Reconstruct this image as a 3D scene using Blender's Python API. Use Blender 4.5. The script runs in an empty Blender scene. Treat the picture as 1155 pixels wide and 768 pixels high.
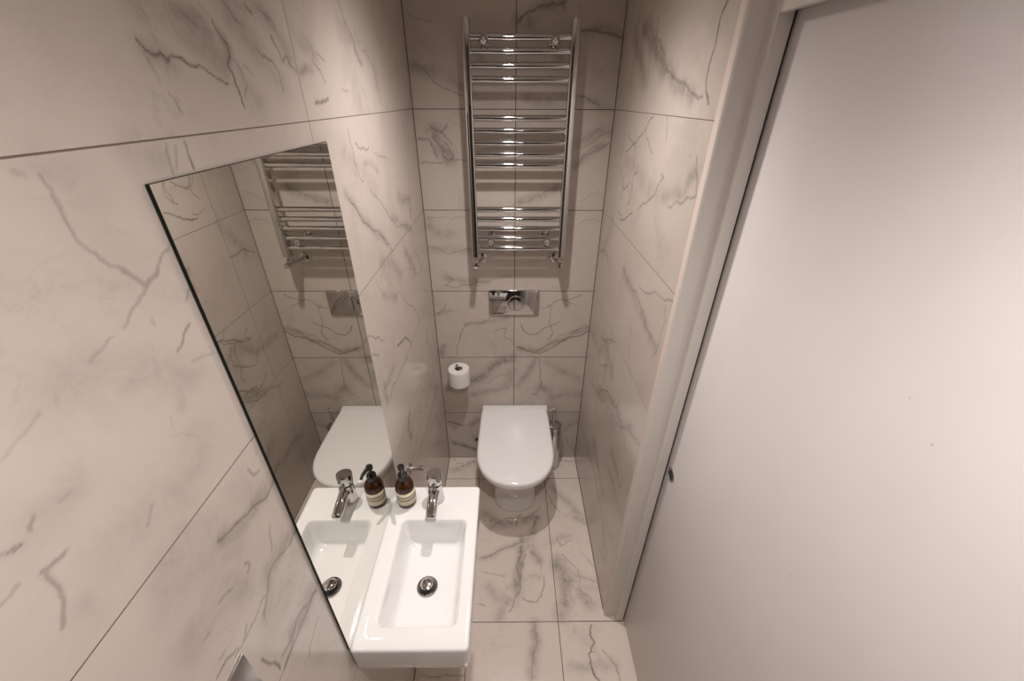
import bpy, bmesh, math, random
import numpy as np
from mathutils import Vector, Matrix
random.seed(4)
C = bpy.context.scene.collection
PI = math.pi

# ------------------------------------------------------------------ dimensions (metres)
XL, XR = -0.41, 0.41          # tiled side walls
ZC = 2.42                     # ceiling
YF = -2.75                    # wall behind the camera
ROW0, ROWH = 0.381, 0.40      # lowest wall joint, row height
VJ, TL = -0.197, 0.80         # side wall upright joints
YJ = -0.955                   # door jamb face
XD = 0.493                    # door face

# ------------------------------------------------------------------ materials
def new_mat(name):
    m = bpy.data.materials.new(name); m.use_nodes = True
    nt = m.node_tree
    return m, nt, nt.nodes['Principled BSDF']

def N(nt, t, **kw):
    n = nt.nodes.new(t)
    for k, v in kw.items():
        setattr(n, k, v)
    return n

def math_node(nt, op, a, b=None, c=None, clamp=False):
    n = nt.nodes.new('ShaderNodeMath'); n.operation = op; n.use_clamp = clamp
    for i, x in enumerate((a, b, c)):
        if x is None: continue
        if hasattr(x, 'links') or hasattr(x, 'is_linked'): nt.links.new(x, n.inputs[i])
        else: n.inputs[i].default_value = x
    return n.outputs[0]

def mixc(nt, fac, a, b):
    n = nt.nodes.new('ShaderNodeMix'); n.data_type = 'RGBA'
    for i, x in ((0, fac), (6, a), (7, b)):
        if hasattr(x, 'is_linked'): nt.links.new(x, n.inputs[i])
        else: n.inputs[i].default_value = x
    return n.outputs[2]

def ramp(nt, x, lo, hi, a=0.0, b=1.0):
    n = nt.nodes.new('ShaderNodeMapRange'); n.interpolation_type = 'SMOOTHSTEP'
    nt.links.new(x, n.inputs[0])
    n.inputs[1].default_value = lo; n.inputs[2].default_value = hi
    n.inputs[3].default_value = a; n.inputs[4].default_value = b
    return n.outputs[0]

def noise(nt, vec, scale, detail=4, rough=.55, dist=0.0):
    n = nt.nodes.new('ShaderNodeTexNoise')
    nt.links.new(vec, n.inputs['Vector'])
    n.inputs['Scale'].default_value = scale; n.inputs['Detail'].default_value = detail
    n.inputs['Roughness'].default_value = rough; n.inputs['Distortion'].default_value = dist
    return n.outputs[0]

def marble(name, ax_u, u0, tw, ax_v, v0, th, seed, base=(.55, .486, .437, 1), stretch=(1, 1, 1), jw=.0017, jcol=(.075, .055, .043, 1), edge=0):
    m, nt, bs = new_mat(name)
    tc = N(nt, 'ShaderNodeTexCoord'); geo = N(nt, 'ShaderNodeSeparateXYZ')
    nt.links.new(tc.outputs['Object'], geo.inputs[0])
    U, V = geo.outputs[ax_u], geo.outputs[ax_v]
    uu = math_node(nt, 'DIVIDE', math_node(nt, 'SUBTRACT', U, u0), tw)
    vv = math_node(nt, 'DIVIDE', math_node(nt, 'SUBTRACT', V, v0), th)
    iu, iv = math_node(nt, 'FLOOR', uu), math_node(nt, 'FLOOR', vv)
    du = math_node(nt, 'MULTIPLY', math_node(nt, 'PINGPONG', uu, .5), tw)
    dv = math_node(nt, 'MULTIPLY', math_node(nt, 'PINGPONG', vv, .5), th)
    d = math_node(nt, 'MINIMUM', du, dv)
    joint = ramp(nt, d, jw * .55, jw * 1.25, 1, 0)
    if edge:                     # grout in the room's corners
        ex = ramp(nt, math_node(nt, 'ABSOLUTE', U), .4066, .4084, 0, 1)
        if edge == 2: ex = math_node(nt, 'MULTIPLY', ex, math_node(nt, 'MAXIMUM', math_node(nt, 'GREATER_THAN', V, -.93), math_node(nt, 'LESS_THAN', U, 0.0)))
        joint = math_node(nt, 'MAXIMUM', joint, ex)
        if edge == 2: joint = math_node(nt, 'MAXIMUM', joint, ramp(nt, V, -.0035, -.0018, 0, 1))
    ids = N(nt, 'ShaderNodeCombineXYZ')
    nt.links.new(iu, ids.inputs[0]); nt.links.new(iv, ids.inputs[1]); ids.inputs[2].default_value = seed
    wn = N(nt, 'ShaderNodeTexWhiteNoise'); wn.noise_dimensions = '3D'
    nt.links.new(ids.outputs[0], wn.inputs['Vector'])
    off = N(nt, 'ShaderNodeVectorMath', operation='SCALE'); nt.links.new(wn.outputs['Color'], off.inputs[0]); off.inputs['Scale'].default_value = 7.0
    add = N(nt, 'ShaderNodeVectorMath', operation='ADD')
    mp = N(nt, 'ShaderNodeMapping'); nt.links.new(tc.outputs['Object'], mp.inputs[0]); mp.inputs['Scale'].default_value = stretch
    nt.links.new(mp.outputs[0], add.inputs[0]); nt.links.new(off.outputs[0], add.inputs[1])
    P = add.outputs[0]
    # broad grey clouds
    cloud = ramp(nt, noise(nt, P, 3.4, 6, .6, .6), .50, .72)
    fine = noise(nt, P, 26, 5, .65, .3)
    # sparse thin veins
    r1 = math_node(nt, 'ABSOLUTE', math_node(nt, 'SUBTRACT', noise(nt, P, 2.6, 7, .62, .9), .5))
    v1 = ramp(nt, r1, 0.0, .012, 1, 0)
    msk = ramp(nt, noise(nt, P, 3.1, 2, .5, .0), .50, .64)
    v1 = math_node(nt, 'MULTIPLY', v1, msk)
    r2 = math_node(nt, 'ABSOLUTE', math_node(nt, 'SUBTRACT', noise(nt, P, 6.5, 5, .6, 1.4), .52))
    v2 = math_node(nt, 'MULTIPLY', ramp(nt, r2, 0.0, .016, 1, 0), cloud)
    # veins laid out one by one (mesh attributes: crisp lines and soft smoke around them)
    at = N(nt, 'ShaderNodeAttribute'); at.attribute_name = 'vein'
    sm = N(nt, 'ShaderNodeAttribute'); sm.attribute_name = 'smoke'
    vs = N(nt, 'ShaderNodeAttribute'); vs.attribute_name = 'vein_strength'
    rag = noise(nt, tc.outputs['Object'], 55, 6, .7, .6)
    rag2 = noise(nt, tc.outputs['Object'], 9, 3, .6, .0)
    thr = math_node(nt, 'ADD', math_node(nt, 'MULTIPLY', math_node(nt, 'SUBTRACT', .5, rag), 1.5), .42)
    thr = math_node(nt, 'ADD', thr, math_node(nt, 'MULTIPLY', math_node(nt, 'SUBTRACT', .5, rag2), .9))
    core = math_node(nt, 'SUBTRACT', at.outputs['Fac'], thr)
    pv = math_node(nt, 'MULTIPLY', ramp(nt, core, -.30, .60, 0, 1), vs.outputs['Fac'])
    pv = math_node(nt, 'MULTIPLY', pv, math_node(nt, 'GREATER_THAN', at.outputs['Fac'], .04))
    pv = math_node(nt, 'ADD', pv, math_node(nt, 'MULTIPLY', math_node(nt, 'MULTIPLY', at.outputs['Fac'], vs.outputs['Fac']), .38), clamp=True)
    ps = math_node(nt, 'MULTIPLY', sm.outputs['Fac'], ramp(nt, noise(nt, P, 16, 6, .7, 1.0), .34, .64, .35, 1.0))
    soft = math_node(nt, 'ADD', math_node(nt, 'MULTIPLY', cloud, .26), math_node(nt, 'MULTIPLY', ps, 1.05), clamp=True)
    soft = math_node(nt, 'ADD', soft, ramp(nt, fine, .45, .75, 0, .10), clamp=True)
    hard = math_node(nt, 'ADD', math_node(nt, 'MULTIPLY', v1, .14), math_node(nt, 'MULTIPLY', v2, .17), clamp=True)
    hard = math_node(nt, 'ADD', hard, math_node(nt, 'MULTIPLY', pv, .80), clamp=True)
    col = mixc(nt, soft, base, (.30, .262, .235, 1))
    col = mixc(nt, hard, col, (.15, .128, .112, 1))
    col = mixc(nt, joint, col, jcol)
    nt.links.new(col, bs.inputs['Base Color'])
    rr = math_node(nt, 'ADD', math_node(nt, 'MULTIPLY', joint, .6), .16, clamp=True)
    nt.links.new(rr, bs.inputs['Roughness'])
    bp = N(nt, 'ShaderNodeBump'); bp.inputs['Distance'].default_value = .0012; bp.inputs['Strength'].default_value = .6
    bp.invert = True
    nt.links.new(joint, bp.inputs['Height']); nt.links.new(bp.outputs[0], bs.inputs['Normal'])
    return m

def plain(name, col, rough=.4, metal=0.0, spec=.5, coat=0.0, var=.03, scale=14):
    m, nt, bs = new_mat(name)
    tc = N(nt, 'ShaderNodeTexCoord')
    n = noise(nt, tc.outputs['Object'], scale, 4)
    dark = tuple(c * (1 - var * 2) for c in col[:3]) + (1,)
    c = mixc(nt, n, tuple(col[:3]) + (1,), dark)
    nt.links.new(c, bs.inputs['Base Color'])
    bs.inputs['Roughness'].default_value = rough; bs.inputs['Metallic'].default_value = metal
    bs.inputs['Specular IOR Level'].default_value = spec
    bs.inputs['Coat Weight'].default_value = coat; bs.inputs['Coat Roughness'].default_value = .03
    return m

M = {}
M['wall_back'] = marble('marble_back', 0, .007, .44, 2, ROW0, ROWH, 11, edge=1)
M['wall_left'] = marble('marble_left', 1, VJ, TL, 2, ROW0, ROWH, 5, base=(.545, .48, .432, 1), jw=.0010, jcol=(.17, .125, .10, 1))
M['wall_right'] = marble('marble_right', 1, VJ, TL, 2, ROW0, ROWH, 23, base=(.545, .48, .432, 1), jw=.0010, jcol=(.13, .10, .082, 1))
M['floor'] = marble('marble_floor', 0, .197, .401, 1, -.176, .80, 37, base=(.80, .705, .635, 1), edge=2)
M['plaster'] = plain('white_plaster', (.72, .68, .64), .7)
M['paint'] = plain('white_joinery_paint', (.72, .68, .645), .42, var=.02, scale=30)
M['bare'] = plain('worn_edge_paint', (.70, .60, .54), .45, var=.05, scale=60)
M['ceramic'] = plain('white_glazed_ceramic', (.82, .81, .80), .07, coat=.5, var=.004)
M['seat'] = plain('white_seat_plastic', (.89, .875, .865), .12, coat=.3, var=.004)
M['chrome'] = plain('polished_chrome', (.62, .61, .605), .045, 1.0, var=.01)
M['steel'] = plain('satin_steel', (.46, .43, .42), .28, 1.0, var=.05, scale=40)
M['dark'] = plain('dark_recess', (.02, .018, .016), .6)
M['black'] = plain('black_plastic', (.012, .012, .013), .22)
M['paper'] = plain('white_tissue', (.80, .775, .75), .95, spec=.1, var=.03, scale=90)
M['rubber'] = plain('grey_rubber', (.25, .24, .23), .6)
M['silicone'] = plain('white_silicone', (.66, .60, .55), .4)

m, nt, bs = new_mat('mirror_silver'); M['mirror'] = m
tc = N(nt, 'ShaderNodeTexCoord')
nt.links.new(mixc(nt, noise(nt, tc.outputs['Object'], 3, 2), (.80, .79, .74, 1), (.78, .775, .73, 1)), bs.inputs['Base Color'])
bs.inputs['Metallic'].default_value = 1; bs.inputs['Roughness'].default_value = .0
M['glass_edge'] = plain('dark_green_glass_edge', (.004, .009, .006), .2, spec=.25)

m, nt, bs = new_mat('amber_glass'); M['amber'] = m
tc = N(nt, 'ShaderNodeTexCoord')
nt.links.new(mixc(nt, noise(nt, tc.outputs['Object'], 20, 2), (.045, .012, .003, 1), (.075, .022, .005, 1)), bs.inputs['Base Color'])
bs.inputs['Roughness'].default_value = .04; bs.inputs['Transmission Weight'].default_value = .35; bs.inputs['IOR'].default_value = 1.5
M['soap'] = plain('dark_soap', (.05, .016, .006), .3)

# label with printed bands (object z, bottle stands at its origin)
m, nt, bs = new_mat('bottle_label'); M['label'] = m
tc = N(nt, 'ShaderNodeTexCoord'); sp = N(nt, 'ShaderNodeSeparateXYZ'); nt.links.new(tc.outputs['Object'], sp.inputs[0])
cr = N(nt, 'ShaderNodeValToRGB'); cr.color_ramp.interpolation = 'CONSTANT'
mr = N(nt, 'ShaderNodeMapRange'); nt.links.new(sp.outputs[2], mr.inputs[0]); mr.inputs[1].default_value = .018; mr.inputs[2].default_value = .070
nt.links.new(mr.outputs[0], cr.inputs[0])
cream, ink = (.72, .64, .48, 1), (.035, .025, .02, 1)
els = [(0, cream), (.36, ink), (.44, cream), (.50, ink), (.54, cream), (.64, ink), (.73, cream)]
while len(cr.color_ramp.elements) < len(els): cr.color_ramp.elements.new(.5)
for e, (p, c) in zip(cr.color_ramp.elements, els): e.position = p; e.color = c
nt.links.new(cr.outputs[0], bs.inputs['Base Color']); bs.inputs['Roughness'].default_value = .5

m, nt, bs = new_mat('perforated_steel'); M['perforated'] = m
# rows of small punched holes near the rim of the brush holder
tc = N(nt, 'ShaderNodeTexCoord'); sp = N(nt, 'ShaderNodeSeparateXYZ'); nt.links.new(tc.outputs['Object'], sp.inputs[0])
ang = math_node(nt, 'ARCTAN2', sp.outputs[1], sp.outputs[0])
a = math_node(nt, 'SUBTRACT', math_node(nt, 'FRACT', math_node(nt, 'MULTIPLY', ang, 24 / (2 * PI))), .5)
b = math_node(nt, 'SUBTRACT', math_node(nt, 'FRACT', math_node(nt, 'MULTIPLY', sp.outputs[2], 1 / .0115)), .5)
dd = math_node(nt, 'SQRT', math_node(nt, 'ADD', math_node(nt, 'MULTIPLY', a, a), math_node(nt, 'MULTIPLY', b, b)))
hole = math_node(nt, 'MULTIPLY', ramp(nt, dd, .22, .30, 1, 0), math_node(nt, 'MULTIPLY', math_node(nt, 'GREATER_THAN', sp.outputs[2], .283), math_node(nt, 'LESS_THAN', sp.outputs[2], .320)))
nt.links.new(mixc(nt, hole, (.62, .60, .59, 1), (.01, .01, .01, 1)), bs.inputs['Base Color'])
bs.inputs['Metallic'].default_value = 1; bs.inputs['Roughness'].default_value = .10

m, nt, bs = new_mat('lamp_glow'); M['glow'] = m
bs.inputs['Emission Color'].default_value = (1, .93, .88, 1); bs.inputs['Emission Strength'].default_value = 3

# ------------------------------------------------------------------ helpers
def mesh_obj(name, verts, faces, mat, parent=None, smooth=True, angle=35, mats=None, fmat=None):
    me = bpy.data.meshes.new(name)
    me.from_pydata([tuple(v) for v in verts], [], faces)
    me.update()
    for mm in (mats or [mat]): me.materials.append(mm)
    if fmat is not None:
        for p, i in zip(me.polygons, fmat): p.material_index = i
    o = bpy.data.objects.new(name, me); C.objects.link(o)
    bm = bmesh.new(); bm.from_mesh(me)
    bmesh.ops.recalc_face_normals(bm, faces=bm.faces)
    bm.to_mesh(me); bm.free()
    if smooth:
        me.shade_smooth()
        me.set_sharp_from_angle(angle=math.radians(angle))
    if parent: o.parent = parent
    return o

class MB:
    """collects shapes that belong to ONE mesh"""
    def __init__(s): s.v = []; s.f = []
    def add(s, v, f):
        k = len(s.v); s.v += [Vector(x) for x in v]; s.f += [tuple(i + k for i in q) for q in f]
        return s
    def build(s, name, mat, parent=None, **kw): return mesh_obj(name, s.v, s.f, mat, parent, **kw)

def box_vf(x0, x1, y0, y1, z0, z1, r=0.0, seg=3):
    bm = bmesh.new(); bmesh.ops.create_cube(bm, size=1)
    for v in bm.verts:
        v.co = Vector(((x0 + x1) / 2 + v.co.x * (x1 - x0), (y0 + y1) / 2 + v.co.y * (y1 - y0), (z0 + z1) / 2 + v.co.z * (z1 - z0)))
    if r > 0:
        bmesh.ops.bevel(bm, geom=list(bm.edges), offset=r, segments=seg, profile=.5, affect='EDGES')
    v = [x.co.copy() for x in bm.verts]; bm.verts.index_update()
    f = [tuple(q.index for q in p.verts) for p in bm.faces]; bm.free()
    return v, f

def frame_for(d):
    d = Vector(d).normalized()
    a = Vector((0, 0, 1)) if abs(d.z) < .9 else Vector((0, 1, 0))
    x = d.cross(a).normalized(); y = d.cross(x).normalized()
    return x, y, d

def lathe_vf(profile, origin=(0, 0, 0), axis=(0, 0, 1), n=40):
    """profile: list of (radius, distance along axis)"""
    x, y, d = frame_for(axis); o = Vector(origin); v = []; f = []; rings = []
    for r, h in profile:
        if r < 1e-6:
            rings.append([len(v)]); v.append(o + d * h)
        else:
            ring = []
            for i in range(n):
                a = 2 * PI * i / n; ring.append(len(v)); v.append(o + d * h + x * (r * math.cos(a)) + y * (r * math.sin(a)))
            rings.append(ring)
    for A, B in zip(rings, rings[1:]):
        for i in range(n):
            j = (i + 1) % n
            if len(A) == 1 and len(B) == 1: break
            if len(A) == 1: f.append((A[0], B[i], B[j]))
            elif len(B) == 1: f.append((A[i], A[j], B[0]))
            else: f.append((A[i], A[j], B[j], B[i]))
    for R, s in ((rings[0], 1), (rings[-1], -1)):
        if len(R) > 1: f.append(tuple(R[::s]))
    return v, f

def tube_vf(pts, radii, n=20, sx=1.0, sy=1.0):
    """swept round bar through pts"""
    pts = [Vector(p) for p in pts]
    if not hasattr(radii, '__len__'): radii = [radii] * len(pts)
    v = []; f = []; prev = None
    for k, p in enumerate(pts):
        d = (pts[min(k + 1, len(pts) - 1)] - pts[max(k - 1, 0)]).normalized()
        if prev is None: x, y, _ = frame_for(d)
        else:
            x = (prev - d * prev.dot(d)).normalized(); y = d.cross(x)
        prev = x
        for i in range(n):
            a = 2 * PI * i / n
            v.append(p + x * (radii[k] * sx * math.cos(a)) + y * (radii[k] * sy * math.sin(a)))
    for k in range(len(pts) - 1):
        for i in range(n):
            j = (i + 1) % n
            f.append((k * n + i, k * n + j, (k + 1) * n + j, (k + 1) * n + i))
    f.append(tuple(range(n))[::-1]); f.append(tuple((len(pts) - 1) * n + i for i in range(n)))
    return v, f

def loft_vf(loops, cap0=True, cap1=True):
    n = len(loops[0]); v = [Vector(p) for L in loops for p in L]; f = []
    for k in range(len(loops) - 1):
        for i in range(n):
            j = (i + 1) % n
            f.append((k * n + i, k * n + j, (k + 1) * n + j, (k + 1) * n + i))
    if cap0: f.append(tuple(range(n))[::-1])
    if cap1: f.append(tuple((len(loops) - 1) * n + i for i in range(n)))
    return v, f

def rrect(x0, x1, y0, y1, z, r, seg=7):
    """rounded rectangle loop, counter-clockwise, 4*(seg+1) points"""
    P = []
    for cx, cy, a0 in ((x1 - r, y0 + r, -PI / 2), (x1 - r, y1 - r, 0), (x0 + r, y1 - r, PI / 2), (x0 + r, y0 + r, PI)):
        for i in range(seg + 1):
            a = a0 + i / seg * PI / 2
            P.append((cx + r * math.cos(a), cy + r * math.sin(a), z))
    return P

def empty(name, loc, label, cat, group=None):
    o = bpy.data.objects.new(name, None); C.objects.link(o); o.location = loc
    o.empty_display_size = .05
    tag(o, label, cat, group); return o

def tag(o, label, cat, group=None):
    o['label'] = label; o['category'] = cat
    if group: o['group'] = group
    return o

def struct(o):
    o['kind'] = 'structure'; return o

def box(name, x0, x1, y0, y1, z0, z1, mat, parent=None, r=0.0, seg=3):
    return mesh_obj(name, *box_vf(x0, x1, y0, y1, z0, z1, r, seg), mat, parent)

# ------------------------------------------------------------------ veins, traced in wall coordinates
#VEINS-BEGIN
VEINS = {
    'back': [
        ([(0.0122,2.2614),(0.0484,2.2906),(0.0845,2.305),(0.1206,2.3108),(0.1784,2.3168),(0.1851,2.3252)],0.0047,0.6),
        ([(0.0488,2.2732),(0.0569,2.2439)],0.004,0.4),
        ([(-.3902,2.2828),(-.3627,2.2685),(-.3043,2.2659)],0.003,0.4),
        ([(0.2512,2.2358),(0.2882,2.239),(0.3341,2.2302),(0.407,2.2185)],0.0045,0.65),
        ([(0.2622,2.0282),(0.3035,2.0146),(0.3461,1.9939)],0.0034,0.5),
        ([(-.3866,2.1316),(-.3222,2.0833),(-.2779,2.0536),(-.1926,2.0254)],0.003,0.45),
        ([(0.2435,2.3199),(0.2398,2.2799)],0.003,0.3),
        ([(0.2789,1.8399),(0.351,1.878),(0.4058,1.9079)],0.0029,0.35),
        ([(-.3995,1.8707),(-.3585,1.8708),(-.3376,1.838),(-.3266,1.7977)],0.0045,0.55),
        ([(-.3396,1.9158),(-.3266,1.9031),(-.3031,1.8989),(-.2829,1.9117),(-.2771,1.9244)],0.004,0.5),
        ([(-.3322,1.8946),(-.3298,1.8687),(-.308,1.8425),(-.3009,1.8113),(-.2826,1.7933)],0.0034,0.6),
        ([(-.3031,1.8989),(-.2764,1.8732),(-.2611,1.8514)],0.0034,0.5),
        ([(-.2919,1.8601),(-.2704,1.8248),(-.257,1.8069),(-.2704,1.7924),(-.2967,1.8023)],0.0034,0.6),
        ([(-.395,1.7807),(-.3531,1.7794),(-.3136,1.7772),(-.2731,1.7887),(-.2331,1.7956),(-.1939,1.7912)],0.0034,0.5),
        ([(-.3302,1.8644),(-.343,1.8817),(-.3186,1.886),(-.3061,1.8644)],0.003,0.45),
        ([(0.4032,1.863),(0.3569,1.8245),(0.2988,1.8088),(0.2759,1.7772)],0.0029,0.45),
        ([(0.0279,1.6141),(0.0991,1.6445),(0.1518,1.6659),(0.1992,1.6913)],0.003,0.4),
        ([(-.3932,1.5469),(-.3102,1.5542),(-.219,1.5489)],0.0029,0.35),
        ([(-.402,1.4156),(-.3149,1.3763),(-.2663,1.3862),(-.2174,1.4059),(-.1895,1.3912)],0.003,0.4),
        ([(-.3506,1.2952),(-.2955,1.2428),(-.3378,1.2106)],0.0034,0.4),
        ([(-.2378,1.2084),(-.1067,1.2426),(-.0171,1.2659)],0.003,0.35),
        ([(0.3074,1.5201),(0.3699,1.543),(0.4085,1.5294)],0.0029,0.35),
        ([(0.2986,1.6188),(0.3841,1.662)],0.0029,0.25),
        ([(-.358,1.2092),(-.2782,1.2037),(-.2175,1.2145),(-.1675,1.2112)],0.003,0.4),
        ([(-.346,1.1094),(-.3535,1.0808),(-.3923,1.0518)],0.003,0.45),
        ([(-.3108,0.7905),(-.3064,0.8556),(-.2739,0.9436),(-.2392,0.9922),(-.165,0.9981),(-.122,1.0278)],0.0029,0.5),
        ([(-.0973,0.9432),(-.081,0.9616),(-.033,0.97),(-.0493,0.9183),(-.0007,0.8779)],0.003,0.48),
        ([(-.1057,0.7899),(-.0937,0.8422),(-.1202,0.8807)],0.0029,0.3),
        ([(0.0414,0.9857),(0.0579,0.9491),(0.0907,0.9242),(0.1336,0.9304),(0.1853,0.9733),(0.2472,1.0058)],0.0032,0.6),
        ([(0.1788,1.1087),(0.1992,1.0742),(0.1951,0.9914),(0.2075,0.9177),(0.1889,0.899)],0.003,0.55),
        ([(0.1488,1.0858),(0.1997,1.103),(0.2491,1.1369),(0.3102,1.1425),(0.3492,1.1648)],0.003,0.5),
        ([(0.2491,1.1369),(0.3351,1.0913)],0.0029,0.35),
        ([(0.0159,0.8484),(0.0823,0.8223),(0.1268,0.8091),(0.1923,0.8285),(0.2762,0.8925),(0.3501,0.9174),(0.4119,0.9483)],0.0036,0.75),
        ([(0.1264,0.8222),(0.212,0.8736),(0.2947,0.9362),(0.381,0.9911),(0.4047,0.9668)],0.0029,0.45),
        ([(-.3907,0.5539),(-.2836,0.5899),(-.2005,0.6397),(-.1071,0.7227),(-.0281,0.7631)],0.003,0.4),
        ([(-.2016,0.6112),(-.1443,0.5966),(-.1087,0.6393),(-.0284,0.6532)],0.003,0.4),
        ([(0.1447,0.7759),(0.1596,0.6805),(0.1635,0.5809),(0.1423,0.5221),(0.1128,0.5222)],0.003,0.55),
        ([(-.4001,0.3103),(-.3778,0.3045),(-.3529,0.2949),(-.3307,0.2853),(-.2972,0.2718)],0.004,0.8),
        ([(-.3765,0.1226),(-.3414,0.1183),(-.3126,0.1059),(-.2779,0.0893),(-.2372,0.0684)],0.005,0.7),
        ([(0.3162,0.2172),(0.344,0.2674),(0.4028,0.3082)],0.003,0.5),
        ([(0.3376,0.183),(0.3547,0.122),(0.3983,0.0594)],0.004,0.4),
    ],
    'left': [
        ([(-1.367,2.0725),(-1.3584,2.063),(-1.3383,2.064),(-1.3319,2.0554),(-1.3209,2.0618),(-1.3093,2.0605),(-1.2948,2.054),(-1.275,2.0544),(-1.2589,2.0464),(-1.2417,2.0403),(-1.2285,2.0368)],0.0025,0.75),
        ([(-1.3608,2.0556),(-1.3581,2.0457),(-1.3543,2.0355)],0.0025,0.3),
        ([(-1.3479,2.0249),(-1.342,2.0145),(-1.3375,2.003)],0.0025,0.35),
        ([(-1.2215,2.1059),(-1.2142,2.0942),(-1.2018,2.084),(-1.2027,2.0738),(-1.2149,2.0594),(-1.2081,2.044),(-1.2056,2.0297),(-1.2031,2.0083)],0.0025,0.85),
        ([(-1.1815,2.1319),(-1.1699,2.1224),(-1.1511,2.1106)],0.0025,0.4),
        ([(-1.1242,2.1358),(-1.1116,2.1298)],0.0025,0.6),
        ([(-1.1256,2.0855),(-1.1131,2.077),(-1.0835,2.071),(-1.0715,2.053),(-1.0712,2.0315)],0.0025,0.45),
        ([(-1.2022,2.0687),(-1.1853,2.0539),(-1.1794,2.0376),(-1.1946,2.0224)],0.0025,0.3),
        ([(-1.1739,2.0599),(-1.1557,2.0497)],0.0025,0.3),
        ([(-1.0672,2.1063),(-1.0562,2.0914),(-1.0466,2.0723),(-1.0291,2.0831),(-1.002,2.0604)],0.0025,0.6),
        ([(-1.09,2.1374),(-1.0533,2.1294),(-1.0432,2.1129)],0.0025,0.35),
        ([(-1.2406,2.1211),(-1.2248,2.1131)],0.0025,0.3),
        ([(-.7007,2.2104),(-.6893,2.1923),(-.6633,2.1646),(-.6278,2.1383),(-.6386,2.1203),(-.5984,2.0937)],0.0025,0.55),
        ([(-.9209,2.0844),(-.8957,2.0698),(-.8732,2.0466)],0.0025,0.5),
        ([(-.8855,2.0983),(-.8528,2.0865)],0.0025,0.45),
        ([(-.9453,2.0107),(-.9085,2.0129),(-.8752,2.0177)],0.0051,0.7),
        ([(-.5669,2.1261),(-.5222,2.1171),(-.4915,2.0899),(-.4645,2.0003)],0.0025,0.45),
        ([(-.7817,2.0395),(-.7312,2.0361)],0.0025,0.4),
        ([(-.6278,2.0452),(-.5969,2.0153)],0.0025,0.4),
        ([(-.7894,1.9546),(-.7905,1.9322),(-.7793,1.9081),(-.786,1.8824),(-.7701,1.8558),(-.7427,1.8288)],0.0025,0.5),
        ([(-.7534,1.9213),(-.7167,1.9045),(-.67,1.8975),(-.6502,1.9037)],0.0025,0.6),
        ([(-.5997,1.8837),(-.5596,1.8684),(-.4933,1.8558)],0.003,0.4),
        ([(-.8715,1.8111),(-.8362,1.7836),(-.8106,1.7514),(-.7772,1.7263),(-.7303,1.6942),(-.6628,1.6582),(-.6192,1.6208),(-.5702,1.5817)],0.0028,0.62),
        ([(-.6991,1.8017),(-.6445,1.7643),(-.5779,1.7169),(-.5089,1.6668),(-.4182,1.6287),(-.326,1.5855)],0.0028,0.5),
        ([(-.3623,1.7206),(-.3554,1.695),(-.287,1.6906),(-.2155,1.6812)],0.003,0.4),
        ([(-.4361,1.581),(-.4115,1.5262),(-.3768,1.4814),(-.3645,1.437)],0.003,0.55),
        ([(-.2342,1.56),(-.2181,1.515),(-.2696,1.4787),(-.1969,1.4234),(-.182,1.3671)],0.0025,0.5),
        ([(-.5256,1.4884),(-.3859,1.4452),(-.2583,1.3745),(-.0178,1.3042)],0.0026,0.35),
        ([(-.7816,1.5627),(-.7506,1.5138)],0.0025,0.4),
        ([(-.5791,1.4331),(-.5197,1.3785),(-.4163,1.3045),(-.3595,1.239),(-.3293,1.1813)],0.0025,0.5),
        ([(-.6855,1.2812),(-.63,1.2603),(-.5775,1.2512),(-.5442,1.2214),(-.5179,1.1753)],0.005,0.75),
        ([(-.9224,1.4574),(-.8549,1.4161),(-.8063,1.3782)],0.003,0.45),
        ([(-.9175,1.3918),(-.876,1.3608)],0.004,0.4),
        ([(-.3345,1.0816),(-.3904,1.0135),(-.4722,0.9694)],0.0025,0.3),
        ([(-.5868,1.1719),(-.7213,1.1775),(-.8666,1.1815)],0.0025,0.4),
        ([(-.3789,1.0203),(-.475,0.9513),(-.6165,0.9836),(-.7121,0.9664),(-.8148,0.9658),(-.8797,0.9731)],0.0026,0.5),
        ([(-.4869,0.9603),(-.4208,0.859)],0.003,0.4),
        ([(-.5108,0.8638),(-.6443,0.9136),(-.7038,0.8648)],0.003,0.45),
        ([(-.2951,0.638),(-.4033,0.6509),(-.5014,0.6954)],0.0025,0.4),
        ([(-.8734,1.2471),(-.8868,1.2101)],0.003,0.4),
        ([(-1.5317,1.9659),(-1.5294,1.9553),(-1.5301,1.9434),(-1.5306,1.9327),(-1.5311,1.9233),(-1.532,1.9145),(-1.5267,1.9019),(-1.5173,1.888),(-1.5066,1.8775),(-1.4974,1.8641),(-1.4911,1.8544)],0.0025,0.36),
        ([(-1.3517,1.9753),(-1.3535,1.9614),(-1.3529,1.9468)],0.0025,0.85),
        ([(-1.3817,1.9759),(-1.3862,1.9612),(-1.3892,1.9439)],0.0025,0.35),
        ([(-1.3688,1.9728),(-1.3817,1.9488)],0.0025,0.3),
        ([(-1.483,1.8531),(-1.4682,1.8556),(-1.4607,1.8635),(-1.4508,1.8706),(-1.4387,1.874)],0.0025,0.4),
        ([(-1.5489,1.9712),(-1.5425,1.9678)],0.0025,0.2),
        ([(-1.5051,1.8756),(-1.4953,1.8608),(-1.4884,1.8475),(-1.4749,1.8525),(-1.4647,1.8581)],0.0025,0.42),
        ([(-1.4884,1.8475),(-1.5067,1.8379),(-1.5256,1.8263),(-1.5324,1.8226)],0.0025,0.32),
        ([(-1.5465,1.8213),(-1.5597,1.8168),(-1.5776,1.8119)],0.0025,0.28),
        ([(-1.457,1.7857),(-1.4717,1.7801),(-1.4773,1.7719),(-1.4892,1.7666)],0.0025,0.5),
        ([(-1.4321,1.8243),(-1.4477,1.812)],0.0025,0.4),
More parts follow.
